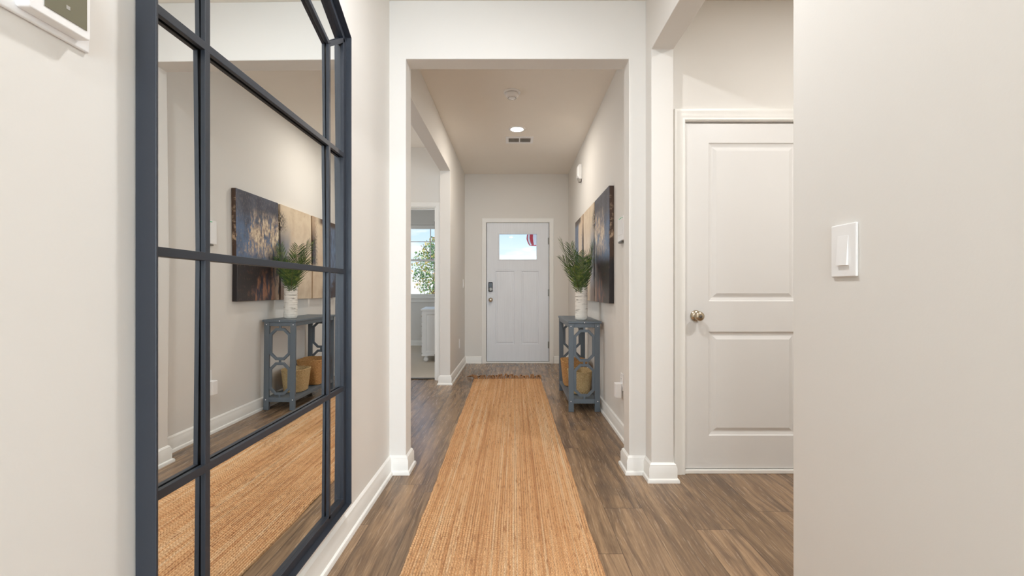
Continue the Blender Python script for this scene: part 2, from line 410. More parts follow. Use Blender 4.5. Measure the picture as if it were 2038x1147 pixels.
# ---------------------------------------------------------------- setting: floor, ceiling, walls
b = B(); prism(b, [(-3.1,-6.1),(4.7,-6.1),(4.7,2.75),(.9,2.75),(.9,6.66),(-.9,6.66),(-.9,5.39),(-3.1,5.39)], 'xy', -.1, 0)
struct('floor', b, 'floor')
b = B(); box(b, -3.6, -.9, 5.39, 8.72, -.1, .008); struct('floor_bedroom', b, 'carpet')
b = B(); prism(b, [(-3.1,-6.1),(4.7,-6.1),(4.7,2.75),(.9,2.75),(.9,6.7),(-.78,6.7),(-.78,8.72),(-3.6,8.72),(-3.6,5.33),(-3.1,5.33)], 'xy', H, H+.12)
struct('ceiling', b, 'ceiling')
b = B(); box(b, XL-.115, XL, -6, Y1, 0, H); struct('wall_left', b, 'wall')
# cross wall with the wide cased opening and the opening for the panel door
b = B(); DX0, DX1, DZ = .980, 1.795, 2.05
prism(b, [(-3.1,0),(-.629,0),(-.629,HD),(.6635,HD),(.6635,0),(DX0,0),(DX0,DZ),(DX1,DZ),(DX1,0),(4.7,0),(4.7,H),(-3.1,H)], 'xz', Y1, Y2)
struct('wall_cross', b, 'wall', bevel=.004)
# right wall: near wall, header over the side opening, post
b = B(); prism(b, [(-.4,0),(1.235,0),(1.235,HD),(2.513,HD),(2.513,0),(Y1,0),(Y1,H),(-.4,H)], 'yz', XR, .884)
struct('wall_right', b, 'wall', bevel=.004)
b = B(); box(b, .78, .9, Y2, YE, 0, H); struct('wall_hall_right', b, 'wall')
b = B(); prism(b, [(Y2,0),(2.98,0),(2.98,2.40),(5.07,2.40),(5.07,0),(YE,0),(YE,H),(Y2,H)], 'yz', -.837, -.72)
struct('wall_hall_left', b, 'wall', bevel=.004)
FD0, FD1, FDZ = -.415, .510, 2.045
b = B(); prism(b, [(-.837,0),(FD0,0),(FD0,FDZ),(FD1,FDZ),(FD1,0),(.9,0),(.9,H),(-.837,H)], 'xz', YE, YE+.15)
struct('wall_front', b, 'wall')
BD0, BD1 = -1.70, -.925
b = B(); prism(b, [(-3.6,0),(BD0,0),(BD0,2.045),(BD1,2.045),(BD1,0),(-.837,0),(-.837,H),(-3.6,H)], 'xz', 5.33, 5.45)
struct('wall_foyer', b, 'wall')
b = B(); box(b, -3.1, -3.0, Y2, 5.33, 0, H); struct('wall_foyer_left', b, 'wall')
b = B(); box(b, -.9, -.78, YE+.15, 8.6, 0, H); struct('wall_bedroom_right', b, 'wall')
b = B(); box(b, -3.6, -3.5, 5.45, 8.6, 0, H); struct('wall_bedroom_left', b, 'wall')
WX0, WX1, WZ0, WZ1 = -2.06, -1.14, .92, 2.30
b = B()
box(b, -3.6, WX0, 8.6, 8.72, 0, H); box(b, WX1, -.78, 8.6, 8.72, 0, H); box(b, WX0, WX1, 8.6, 8.72, 0, WZ0); box(b, WX0, WX1, 8.6, 8.72, WZ1, H)
bmesh.ops.remove_doubles(b, verts=b.verts[:], dist=1e-5); struct('wall_bedroom_front', b, 'wall')
# side hall and great room behind the camera
b = B(); box(b, 2.9, 3.0, -.4, Y1, 0, H); struct('wall_side_hall', b, 'wall')
b = B(); box(b, .76, 4.6, -.52, -.4, 0, H); struct('wall_side_hall_back', b, 'wall')
b = B(); box(b, 4.6, 4.7, -6, Y1, 0, H); struct('wall_great_room_right', b, 'wall')
b = B(); box(b, -.84, 4.7, -6.1, -6, 0, H); struct('wall_back', b, 'wall')

# ---------------------------------------------------------------- baseboards with quarter round
bb = [(0,0),(.027,0),(.027,.010),(.024,.018),(.016,.022),(.016,.080),(.011,.090),(.011,.096),(.004,.104),(0,.106)]
def baseboard(name, path):
    b = B(); sweep(b, path, bb); return struct(name, b, 'trim', autos=35)
baseboard('baseboard_left', [(XL,-5.9),(XL,Y1),(-.629,Y1),(-.629,Y2),(-.72,Y2),(-.72,2.98),(-.837,2.98),(-.837,Y2)])
baseboard('baseboard_hall_left', [(-.880,5.33),(-.837,5.33),(-.837,5.07),(-.72,5.07),(-.72,YE),(-.476,YE)])
baseboard('baseboard_right', [(.571,YE),(.78,YE),(.78,Y2),(.6635,Y2),(.6635,Y1),(XR,Y1),(XR,2.513),(.884,2.513),(.884,Y1),(.928,Y1)])
baseboard('baseboard_near_right', [(.884,1.235),(XR,1.235),(XR,-.4)])
baseboard('baseboard_bedroom', [(-3.5,8.6),(-.9,8.6),(-.9,5.45)])

# ---------------------------------------------------------------- casings
cs = [(0,0),(0,-.010),(-.006,-.014),(-.020,-.013),(-.026,-.016),(-.046,-.017),(-.052,-.020),(-.062,-.020),(-.064,-.016),(-.064,0)]
def casing(name, x0, x1, zt, y, reveal=.006, s=1.0, flip=1):
    b = B(); pts = [(x0-reveal*0,0),(x0,zt),(x1,zt),(x1,0)]
    sweep(b, pts, [(a*s, bb_*flip) for a, bb_ in cs], 'xz', y)
    return struct(name, b, 'trim', autos=35)
casing('trim_1', FD0+.005, FD1-.005, FDZ-.005, YE, s=.95)
casing('trim_2', DX0+.006, DX1-.006, DZ-.006, Y1, s=1.02)
casing('trim_3', BD0+.005, BD1-.005, 2.04, 5.33, s=.85)
# jambs
def jamb(name, x0, x1, zt, y0, y1, t=.012, stop=None):
    b = B(); prism(b, [(x0,0),(x0+t,0),(x0+t,zt-t),(x1-t,zt-t),(x1-t,0),(x1,0),(x1,zt),(x0,zt)], 'xz', y0, y1)
    if stop:
        prism(b, [(x0+t,0),(x0+t+.01,0),(x0+t+.01,zt-t-.01),(x1-t-.01,zt-t-.01),(x1-t-.01,0),(x1-t,0),(x1-t,zt-t),(x0+t,zt-t)], 'xz', stop[0], stop[1])
    return struct(name, b, 'trim')
jamb('trim_4', FD0, FD1, FDZ, YE+.001, YE+.149, .006, (YE+.055, YE+.08))
jamb('trim_5', DX0, DX1, DZ, Y1+.001, Y2-.001, .010, (Y1+.05, Y1+.07))
jamb('trim_6', BD0, BD1, 2.045, 5.331, 5.449, .015, (5.38, 5.41))
# thresholds
b = B(); box(b, FD0-.05, FD1+.05, YE-.006, YE+.15, 0, .022); struct('trim_7', b, 'trim', bevel=.003)
b = B(); box(b, DX0, DX1, Y1-.004, Y2, 0, .022); struct('trim_8', b, 'trim', bevel=.003)
b = B(); box(b, BD0, BD1, 5.37, 5.41, 0, .014); struct('trim_9', b, 'steel', bevel=.003)

# ---------------------------------------------------------------- doors
def panel_face(bm, x0, x1, z0, z1, y, panels, hole=None):
    """front skin facing -y with sunk, moulded panels; panels = [(x0,x1,z0,z1,[(inset, depth)...])]"""
    xs = sorted({x0, x1} | {p[0] for p in panels} | {p[1] for p in panels} | ({hole[0], hole[1]} if hole else set()))
    zs = sorted({z0, z1} | {p[2] for p in panels} | {p[3] for p in panels} | ({hole[2], hole[3]} if hole else set()))
    V = {(i, j): bm.verts.new((x, y, z)) for i, x in enumerate(xs) for j, z in enumerate(zs)}
    inside = lambda cx, cz, r: r[0] < cx < r[1] and r[2] < cz < r[3]
    for i in range(len(xs)-1):
        for j in range(len(zs)-1):
            cx, cz = (xs[i]+xs[i+1])/2, (zs[j]+zs[j+1])/2
            if any(inside(cx, cz, p) for p in panels) or (hole and inside(cx, cz, hole)): continue
            bm.faces.new((V[i,j], V[i+1,j], V[i+1,j+1], V[i,j+1]))
    for p in panels:
        loops = []
        for ins, dep in [(0, 0)] + p[4]:
            loops.append([bm.verts.new((a, y+dep, c)) for a, c in ((p[0]+ins,p[2]+ins),(p[1]-ins,p[2]+ins),(p[1]-ins,p[3]-ins),(p[0]+ins,p[3]-ins))])
        for A, Bq in zip(loops, loops[1:]):
            for k in range(4): bm.faces.new((A[k], A[(k+1)%4], Bq[(k+1)%4], Bq[k]))
        bm.faces.new(loops[-1])
def rect_(x0, x1, z0, z1): return [(x0,z0),(x1,z0),(x1,z1),(x0,z1)]
def door_shell(bm, x0, x1, z0, z1, y, th, hole=None):
    ring = lambda t: [bm.verts.new((a, t, c)) for a, c in ((x0,z0),(x1,z0),(x1,z1),(x0,z1))]
    A, Bq = ring(y), ring(y+th)
    for k in range(4): bm.faces.new((A[k], A[(k+1)%4], Bq[(k+1)%4], Bq[k]))
    if hole:
        h = lambda t: [bm.verts.new((a, t, c)) for a, c in ((hole[0],hole[2]),(hole[1],hole[2]),(hole[1],hole[3]),(hole[0],hole[3]))]
        hA, hB = h(y), h(y+th)
        for k in range(4):
            bm.faces.new((hA[k], hB[k], hB[(k+1)%4], hA[(k+1)%4])); bm.faces.new((Bq[k], Bq[(k+1)%4], hB[(k+1)%4], hB[k]))
    else: bm.faces.new(Bq[::-1])
# front door
d1 = structE('door_1', (0, YE+.008, 0))
fx0, fx1, fz0, fz1 = -.4015, .4965, .028, 2.0355
px = lambda X: (X-1024)/137.4
pz = lambda Y: EYE-(Y-577)/137.4
hole = (px(993), px(1068.5), pz(517), pz(465.5))
pan = [(.022, .0), (.026, .009), (.034, .009), (.052, .004)]
pan = [(.004, .010), (.016, .010), (.030, .005)]
b = B()
panel_face(b, fx0, fx1, fz0, fz1, 0, [(px(986), px(1023.5), pz(685.5), pz(540), pan), (px(1038), px(1072), pz(685.5), pz(540), pan)], hole)
bmesh.ops.remove_doubles(b, verts=b.verts[:], dist=1e-5)
door_shell(b, fx0, fx1, fz0, fz1, 0, .045, hole)
bmesh.ops.remove_doubles(b, verts=b.verts[:], dist=1e-5)
link('door_slab', b, 'frontdoor', d1)
b = B(); ring_prism(b, rect_(fx0-.0075, fx1+.0075, fz0-.004, fz1+.0035), rect_(fx0+.0, fx1-.0, fz0+.0, fz1-.0), 'xz', .004, .03); link('gap_shade_ring', b, 'dark', d1)  # dark ring fills the gap round the slab in place of its shade
b = B(); o_ = .012; hx0, hx1, hz0, hz1 = hole
ring_prism(b, [(hx0-o_,hz0-o_),(hx1+o_,hz0-o_),(hx1+o_,hz1+o_),(hx0-o_,hz1+o_)], [(hx0+.004,hz0+.004),(hx1-.004,hz0+.004),(hx1-.004,hz1-.004),(hx0+.004,hz1-.004)], 'xz', -.007, .050)
link('glass_frame', b, 'frontdoor', d1, bevel=.003)
b = B(); box(b, hx0, hx1, .02, .026, hz0, hz1); link('glass_pane', b, 'glass', d1)
# craftsman ledge groove line under the glass
b = B(); zz = pz(539); box(b, px(983), px(1075), -.004, 0, zz+.012, zz+.020); link('ledge', b, 'frontdoor', d1, bevel=.0015)
# keypad deadbolt and knob
b = B(); kx, kz = px(976.3), pz(571.5)
box(b, kx-.031, kx+.031, -.020, 0, kz-.068, kz+.070); kp = link('keypad_lock', b, 'blackgloss', d1, bevel=.008, seg=3)
b = B(); lathe(b, [(.029,-.020),(.029,-.028),(.024,-.034),(.010,-.036)], (kx, 0, kz-.034), 'y', 28); box(b, kx-.006, kx+.006, -.050, -.034, kz-.052, kz-.016)
link('thumb_turn', b, 'steel', kp, autos=40)
b = B(); knz = pz(597)
prof = [(.032,0),(.032,-.006),(.028,-.010),(.012,-.014),(.011,-.030),(.020,-.036),(.027,-.046),(.028,-.056),(.022,-.066),(.010,-.070)]
lathe(b, prof, (kx+.002, 0, knz), 'y', 32); link('door_knob', b, 'nickel', d1, autos=40)
b = B(); box(b, fx0-.004, fx0+.001, -.004, .03, knz-.045, knz+.045); link('strike_plate', b, 'steel', d1)
for py in (480, 583, 687):
    b = B(); zc = pz(py); lathe(b, [(.0065,zc-.05),(.0065,zc+.05)], (fx1+.003, -.007, 0), 'z', 12); box(b, fx1-.012, fx1+.004, -.003, .0, zc-.048, zc+.048)
    link('hinge', b, 'steel', d1, autos=40)
# panel door in the side hall
d2 = structE('door_2', (0, Y1+.012, 0)); sD = 343.5
qx = lambda X: (X-1024)/342.5
qz = lambda Y: EYE-(Y-577)/342.5
gx0, gx1, gz0, gz1 = .9935, 1.782, .026, 2.0365
pp = [(.006, .006), (.020, .010), (.026, .010), (.046, .002)]
mz = [(qz(600), qz(284)), (qz(868), qz(660.5))]
b = B(); panel_face(b, gx0, gx1, gz0, gz1, 0, [(qx(1411), gx1-(qx(1411)-gx0), a, c, pp) for a, c in mz])
door_shell(b, gx0, gx1, gz0, gz1, 0, .035); bmesh.ops.remove_doubles(b, verts=b.verts[:], dist=1e-5)
link('door_slab', b, 'doorpaint', d2)
b = B(); ring_prism(b, rect_(gx0-.0035, gx1+.003, gz0-.004, gz1+.0035), rect_(gx0, gx1, gz0, gz1), 'xz', .006, .03); link('door_gap_shade', b, 'dark', d2)  # gap shade drawn as a dark ring, not a real seal
kx, kz = qx(1385.5), qz(629)
b = B(); lathe(b, [(.033,0),(.033,-.004),(.030,-.009),(.020,-.012),(.013,-.016),(.012,-.028),(.019,-.033),(.0265,-.042),(.028,-.050),(.0265,-.058),(.021,-.064),(.012,-.067)], (kx, 0, kz), 'y', 36)
kn = link('door_knob', b, 'nickel', d2, autos=50)
b = B(); lathe(b, [(.008,-.066),(.008,-.073),(.006,-.074)], (kx, 0, kz), 'y', 16); link('privacy_button', b, 'steel', kn, autos=40)
b = B(); box(b, gx0-.0035, gx0+.0005, -.002, .03, kz-.028, kz+.028); link('latch_plate', b, 'dark', d2)
# bedroom doorway hinges on its right jamb
hd = structE('trim_10', (BD1-.015, 5.345, 0))
for zc in (1.83, 1.03, .26):
    b = B(); lathe(b, [(.006,zc-.045),(.006,zc+.045)], (-.004, .008, 0), 'z', 10); box(b, -.002, .001, .008, .04, zc-.044, zc+.044)
    link('hinge', b, 'steel', hd, autos=40)

# ---------------------------------------------------------------- bedroom window
w1 = structE('window_1', (0, 8.6, 0))
def rect(x0, x1, z0, z1): return [(x0,z0),(x1,z0),(x1,z1),(x0,z1)]
b = B(); ring_prism(b, rect(WX0,WX1,WZ0,WZ1), rect(WX0+.035,WX1-.035,WZ0+.03,WZ1-.035), 'xz', .03, .10)
link('window_frame', b, 'trim', w1)
zm = EYE-(518-577)/104.6
b = B(); ring_prism(b, rect(WX0+.035,WX1-.035,WZ0+.03,zm+.02), rect(WX0+.07,WX1-.07,WZ0+.065,zm-.02), 'xz', .035, .06); link('lower_sash', b, 'trim', w1, bevel=.003)
b = B(); ring_prism(b, rect(WX0+.035,WX1-.035,zm-.02,WZ1-.035), rect(WX0+.07,WX1-.07,zm+.02,WZ1-.07), 'xz', .065, .09)
zmu = EYE-(480.5-577)/104.6; xm = (855.5-1024)/104.6
box(b, WX0+.07, WX1-.07, .072, .084, zmu-.008, zmu+.008)
for xx in (xm,): box(b, xx-.008, xx+.008, .072, .084, zm+.02, WZ1-.07)
link('upper_sash', b, 'trim', w1, bevel=.002)
b = B(); box(b, WX0+.06, WX1-.06, .046, .050, WZ0+.05, zm); box(b, WX0+.06, WX1-.06, .076, .080, zm, WZ1-.06); link('glass_pane', b, 'glass', w1)
b = B(); box(b, WX0-.06, WX1+.06, -.045, .035, WZ0-.022, WZ0+.004); box(b, WX0-.03, WX1+.03, -.018, 0, WZ0-.09, WZ0-.022); link('window_sill', b, 'trim', w1, bevel=.003)
b = B(); box(b, xm+.02, xm+.07, .02, .034, zm+.02, zm+.032); link('sash_lock', b, 'steel', w1, bevel=.002)
# rolled up blind headrail
b = B(); box(b, WX0+.01, WX1-.01, .0, .03, WZ1-.075, WZ1-.005); link('blind_headrail', b, 'trim', w1, bevel=.003)

# ---------------------------------------------------------------- ceiling fittings
def can(x, y, e, colr, label):
    t = thing('recessed_ceiling_light', (x, y, H), label, 'ceiling light')
    b = B(); lathe(b, [(.088,0),(.088,-.004),(.082,-.007),(.067,-.006),(.065,-.002),(.065,0)], (0,0,0), 'z', 40, cap=False)
    link('trim_ring', b, 'plastic', t, autos=40)
    b = B(); lathe(b, [(.0655,-.001),(.0655,-.004)], (0,0,0), 'z', 40); link('lens', b, 'lens', t)
    light('lamp_glow', 'AREA', (x, y, H-.009), e, colr, (0,0,0), .13, None, 'DISK')
lb = ['round recessed ceiling light glowing warm over the hall in front of the air vent',
      'recessed ceiling light above the near end of the jute runner', 'recessed ceiling light in the side hall by the panel door',
      'unseen recessed ceiling light added just behind the camera', 'unseen recessed ceiling light added in the great room', 'recessed ceiling light in the foyer room left of the hall']
for (x, y, e, colr), l_ in zip(can_spots, lb): can(x, y, e, colr, l_)
# smoke detector
t = thing('smoke_detector', (-.021, 3.83, H), 'round white smoke detector on the hall ceiling nearest the wide opening', 'smoke detector')
b = B(); lathe(b, [(.071,0),(.071,-.008),(.066,-.013),(.052,-.014)], n=40); link('base_ring', b, 'plastic', t, autos=30)
b = B(); lathe(b, [(.050,-.012),(.050,-.018)], n=40); link('gap', b, 'dark', t)
b = B(); lathe(b, [(.056,-.018),(.055,-.034),(.046,-.042),(.043,-.044),(.040,-.052),(.030,-.055)], n=40); link('sensor_cover', b, 'plastic', t, autos=30)
b = B()
for k in range(12):
    a = 2*PI*k/12; box(b, .034*math.cos(a)-.004, .034*math.cos(a)+.004, .034*math.sin(a)-.004, .034*math.sin(a)+.004, -.0552, -.0535)
link('sounder_slots', b, 'grille', t)
# supply vent
t = thing('air_vent', (.056, 5.05, H), 'white rectangular air vent with two grey grilles on the hall ceiling', 'vent')
b = B(); ow, od = .152, .108
ring_prism(b, [(-ow,-od),(ow,-od),(ow,od),(-ow,od)], [(-.122,-.066),(.122,-.066),(.122,.066),(-.122,.066)], 'xy', -.008, 0)
box(b, -.006, .006, -.066, .066, -.008, 0); link('frame', b, 'plastic', t, bevel=.002)
b = B(); box(b, -.122, .122, -.066, .066, -.0015, 0); link('backing', b, 'grille', t)
for sgn in (-1, 1):
    b = B()
    for k in range(14):
        xx = sgn*(.012 + k*.008); prism(b, [(xx,-.002),(xx+sgn*.003,-.0075),(xx+sgn*.0045,-.0075),(xx+sgn*.0015,-.002)], 'xz', -.066, .066)
    link('louvres', b, 'grille', t)

# ---------------------------------------------------------------- thermostat, switch, wall devices
t = thing('thermostat', (XL, .69, 1.52), 'white wall thermostat with olive grey display, left of the big mirror', 'thermostat')
b = B(); box(b, 0, .006, -.115, .076, -.055, .075); link('back_plate', b, 'plastic', t, bevel=.005, seg=4)
b = B(); box(b, .006, .026, -.040, .056, -.045, .06); bmesh.ops.bevel(b, geom=[e for e in b.edges if abs(e.verts[0].co.x-e.verts[1].co.x) > .01], offset=.006, segments=5, profile=.6, affect='EDGES')
link('body', b, 'plastic', t, bevel=.002, seg=3)
b = B(); box(b, .0262, .0272, -.018, .0485, -.0315, .05); link('display', b, 'screen', t, bevel=.0004)
b = B(); box(b, .0273, .0276, .014, .02, -.016, -.010); link('display_symbol', b, 'grille', t)

def decora(name, loc, label, cat, rot, rocker=True):
    t = thing(name, loc, label, cat, rotz=rot)   # plate faces local -y
    b = B(); box(b, -.0395, .0395, -.006, 0, -.0605, .0605); link('wall_plate', b, 'plastic', t, bevel=.0025, seg=3)
    if rocker:
        b = B(); prism(b, [(-.006,-.034),(-.0115,-.034),(-.0065,.034),(-.006,.034)], 'yz', -.0165, .0165); link('rocker', b, 'plastic', t, bevel=.0008)
    else:
        for s in (-1, 1):
            b = B(); box(b, -.017, .017, -.0085, -.006, s*.021-.014, s*.021+.014); link('socket', b, 'plastic', t, bevel=.003)
            bb2 = B()
            for xx in (-.006, .006): box(bb2, xx-.001, xx+.001, -.0088, -.0084, s*.021-.002, s*.021+.006)
            link('socket_slots', bb2, 'dark', t)
    return t
decora('light_switch', (XR, 1.038, 1.156), 'white paddle light switch on the near right wall', 'light switch', -PI/2)
decora('light_switch', (-.72, 6.33, 1.152), 'white light switch on the hall wall just left of the front door', 'light switch', PI/2)
decora('wall_outlet', (-.72, 5.90, .365), 'white outlet low on the hall wall left of the front door', 'outlet', PI/2, False)
decora('wall_outlet', (.78, 3.27, .40), 'white outlet low on the right hall wall holding a plug in device', 'outlet', -PI/2, False)
t = thing('plug_in_device', (.771, 3.275, .34), 'small white box plugged into the low right hall outlet', 'plug')
b = B(); box(b, -.046, 0, -.028, .028, -.052, .052); link('body', b, 'plastic', t, bevel=.006, seg=3)
b = B(); box(b, -.030, -.016, -.010, .010, -.0535, -.051); link('port', b, 'dark', t)
t = thing('security_panel', (.78, 3.245, 1.50), 'slim white security panel on the right hall wall beside the painting triptych', 'control panel')
b = B(); box(b, -.020, 0, -.095, .095, -.085, .088); link('housing', b, 'plastic', t, bevel=.006, seg=3)
b = B(); box(b, -.0215, -.0195, -.075, .075, -.040, .070); link('screen', b, 'screen_blue' if 'screen_blue' in M else 'glassy_panel' if 'glassy_panel' in M else 'plastic', t)
b = B()
for k in range(3): box(b, -.0222, -.0196, -.06+.04*k, -.04+.04*k, .074, .080)
link('green_marks', b, 'green_led', t)
b = B(); box(b, -.024, -.002, -.05, .05, -.098, -.085); link('bottom_bracket', b, 'steel', t, bevel=.003)
# siren / chime high on the wall
t = thing('alarm_siren', (.78, 5.27, 2.43), 'white rounded alarm siren high on the right hall wall above the triptych', 'alarm')
b = B(); prism(b, [(0,-.085),(-.028,-.085),(-.052,-.05),(-.052,.06),(-.035,.09),(0,.09)], 'xz', -.055, .055); link('housing', b, 'plastic', t, bevel=.012, seg=4)
b = B(); prism(b, [(-.006,-.11),(-.030,-.112),(-.048,-.062),(-.030,-.080),(-.006,-.080)], 'xz', -.035, .035); link('lens', b, 'grille', t, bevel=.004)

# ---------------------------------------------------------------- big window pane mirror
mr = thing('wall_mirror', (XL, 0, 0), 'tall black metal framed window pane mirror on the left wall', 'mirror')
MY0, MY1, MZ0, MK = .862, 1.897, .170, 2.123
YC = (MY0+MY1)/2; tn = math.tan(math.radians(27.6)); run = .26
top = MK + run*tn
outer = [(MY0,MZ0),(MY1,MZ0),(MY1,MK),(MY1-run,top),(YC,top+.05),(MY0+run,top),(MY0,MK)]
def inset(poly, d):
    P = [Vector(p) for p in poly]; n = len(P); out = []
    for i in range(n):
        d0 = (P[i]-P[i-1]).normalized(); d1 = (P[(i+1)%n]-P[i]).normalized()
        n0 = Vector((-d0.y, d0.x)); n1 = Vector((-d1.y, d1.x)); m = (n0+n1).normalized(); m /= m.dot(n0); q = P[i]+m*d; out.append((q.x, q.y))
    return out
b = B(); ring_prism(b, outer, inset(outer, .004), 'yz', .002, .042); link('outer_frame', b, 'frame', mr, bevel=.0012)
b = B(); ring_prism(b, inset(outer, .004), inset(outer, .033), 'yz', .006, .0203); link('inner_frame', b, 'frame', mr, bevel=.001)
GX, BX0, BX1 = .0095, .0095, .0203     # glass depth, bar depth (from the wall)
hw = .0085; YB0, YB1 = 1.039, 1.7245
ti = math.tan(math.radians(19)); KI = 2.006; topi = KI + .19*ti
ip = [(YB0, MZ0+.02),(YB0, KI),(YB0+.19, topi),(YC, topi+.035),(YB1-.19, topi),(YB1, KI),(YB1, MZ0+.02)]
for seg_ in ((0,1),(1,4),(4,6)):
    pts = ip[seg_[0]:seg_[1]+1] if seg_ != (1,4) else ip[1:6]
    if seg_ == (4,6): pts = ip[5:7]
    b = B(); sweep(b, pts, [(-hw,BX0),(hw,BX0),(hw,BX1),(-hw,BX1)], 'yz'); link('glazing_bar', b, 'frame', mr, bevel=.001)
for zz in (.658, 1.142, 1.622):
    b = B(); box(b, BX0, BX1+.0003, MY0+.01, MY1-.01, zz-.0095, zz+.0095); link('cross_rail', b, 'frame', mr, bevel=.001)
for ya, za, yb, zb in ((YB1+.005, KI, MY1-.02, 2.104), (YB0-.005, KI, MY0+.02, 2.104)):
    b = B(); dy, dz = yb-ya, zb-za; L = math.hypot(dy, dz); ny, nz_ = -dz/L*hw, dy/L*hw
    prism(b, [(ya+ny,za+nz_),(yb+ny,zb+nz_),(yb-ny,zb-nz_),(ya-ny,za-nz_)], 'yz', BX0, BX1); link('glazing_bar', b, 'frame', mr, bevel=.001)
# silvered panes, each band very slightly out of plane as hung
bands = [(MZ0+.02, .658, -.3), (.658, 1.142, -.3), (1.142, 1.622, .35), (1.622, KI+.03, .3)]
ins = inset(outer, .02)
for z0, z1, a in bands:
    b = B(); ta = math.tan(math.radians(a)); zc = (z0+z1)/2; f = lambda z: GX-.002-ta*(z-zc)
    va = [b.verts.new(p) for p in ((f(z0),MY0+.015,z0),(f(z0),MY1-.015,z0),(f(z1),MY1-.015,z1),(f(z1),MY0+.015,z1))]
    vb = [b.verts.new((.0035, v.co.y, v.co.z)) for v in va]
    b.faces.new(va); b.faces.new(vb[::-1])
    for k in range(4): b.faces.new((va[k], vb[k], vb[(k+1)%4], va[(k+1)%4]))
    link('mirror_pane', b, 'mirror', mr)
b = B(); tpoly = [(MY0+.015, KI+.03),(MY1-.015, KI+.03),(MY1-.015, MK-.01),(MY1-run, top-.02),(YC, top+.03),(MY0+run, top-.02),(MY0+.015, MK-.01)]
prism(b, tpoly, 'yz', .0035, GX-.003); link('mirror_pane', b, 'mirror', mr)

# ---------------------------------------------------------------- jute runner
RX0, RX1, RY0, RY1 = -.427, .338, .80, 5.39
nrow = 64; sub = 4; nx = nrow*sub+1; ny = 460
verts = []; faces = []; rnd = random.Random(3)
rw = (RX1-RX0)/nrow
edgeL = lambda y: RX0 - .054*max(0, min(1, (y-1.7)/3.7))
edgeR = lambda y: RX1 - .022*max(0, min(1, (y-1.7)/3.7))
for j in range(ny+1):
    y = RY0 + (RY1-RY0)*j/ny
    wob = .002*math.sin(y*3.1)+.001*math.sin(y*11+1)+rnd.uniform(-.0012,.0012)
    xl, xr_ = edgeL(y)+wob, edgeR(y)+.003*math.sin(y*4.3+2)+rnd.uniform(-.0012,.0012)
    for i in range(nx):
        u = i/(nx-1); ph = (i % sub)/sub
        hh = .0035 + .0075*math.sin(PI*ph)**.6 if i not in (0, nx-1) else .001
        hh += .0015*math.sin(y*9+u*5)
        w_ = .0011*math.sin(y*23+u*40)
        verts.append((xl+(xr_-xl)*u+w_, y, max(.0008, hh)))
for j in range(ny):
    for i in range(nx-1):
        a = j*nx+i; faces.append((a, a+1, a+nx+1, a+nx))
me = bpy.data.meshes.new('jute_runner_rug'); me.from_pydata(verts, [], faces); me.polygons.foreach_set('use_smooth', [True]*len(faces)); me.materials.append(M['jute'])
rug = bpy.data.objects.new('jute_runner_rug', me); C.objects.link(rug)
tag(rug, 'long golden braided jute runner rug with frayed far end down the hall', 'rug')
b = B()   # braided fringe at the far end
x = -.53; k = 0
while x < .345:
    pts = []; lift = .016+.018*rnd.random(); L = .06+.05*rnd.random()
    bumpy = .055*math.exp(-((x+.10)/.07)**2) + .025*math.exp(-((x-.20)/.04)**2)
    side = rnd.choice((-1, 1))*rnd.uniform(.02, .06)
    x0 = max(-.47, min(.31, x))
    for q in range(6):
        s = q/5; pts.append((x0+(x-x0)*s+side*s*s+rnd.uniform(-.004,.004), RY1-.015+L*s+bumpy*s, .010+lift*math.sin(PI*s)+bumpy*.35*math.sin(PI*s)))
    tube(b, pts, [.007,.0085,.0075,.0085,.0075,.005], 6)
    x += rnd.uniform(.013, .032); k += 1
fr = link('fringe', b, 'fringe', rug, smooth=True); fr['kind'] = 'stuff'

# ---------------------------------------------------------------- console table
ct = thing('console_table', (0, 0, 0), 'slate grey wooden console table with octagon cut end frames along the right hall wall', 'console table')
cx0, cx1, cy0, cy1 = .472, .7455, 3.94, 4.80
b = B(); box(b, cx0-.007, cx1+.014, cy0-.006, cy1+.006, .770, .790); link('tabletop', b, 'console', ct, bevel=.003)
lw, ld = .046, .022
for y0 in (cy0, cy1-ld):
    for x0 in (cx0, cx1-lw):
        b = B(); box(b, x0, x0+lw, y0, y0+ld, 0, .770); link('leg', b, 'console', ct, bevel=.0025)
    b = B(); ix0, ix1 = cx0+lw, cx1-lw; xc = (ix0+ix1)/2; yy0, yy1 = y0+.003, y0+.019
    box(b, ix0, ix1, yy0, yy1, .735, .770); box(b, ix0, ix1, yy0, yy1, .072, .112)
    def octo(x0, x1, z0, z1, c): return [(x0+c,z0),(x1-c,z0),(x1,z0+c),(x1,z1-c),(x1-c,z1),(x0+c,z1),(x0,z1-c),(x0,z0+c)]
    for z0, z1 in ((.132, .418), (.437, .718)):
        ring_prism(b, octo(ix0-.004, ix1+.004, z0, z1, .056), octo(ix0+.022, ix1-.022, z0+.024, z1-.024, .040), 'xz', yy0+.001, yy1-.001)
    for z0, z1 in ((.108, .140), (.410, .445), (.710, .740)): box(b, xc-.009, xc+.009, yy0+.002, yy1-.002, z0, z1)
    link('end_panel', b, 'console', ct, bevel=.002)
for x0 in (cx0+.004, cx1-.022):
    b = B(); box(b, x0, x0+.018, cy0+ld, cy1-ld, .735, .770); link('apron', b, 'console', ct, bevel=.002)
    b = B(); box(b, x0, x0+.018, cy0+ld, cy1-ld, .078, .104); link('stretcher', b, 'console', ct, bevel=.002)
b = B(); box(b, cx0+.022, cx1-.022, cy0+ld, cy1-ld, .092, .104); link('shelf', b, 'console', ct, bevel=.001)
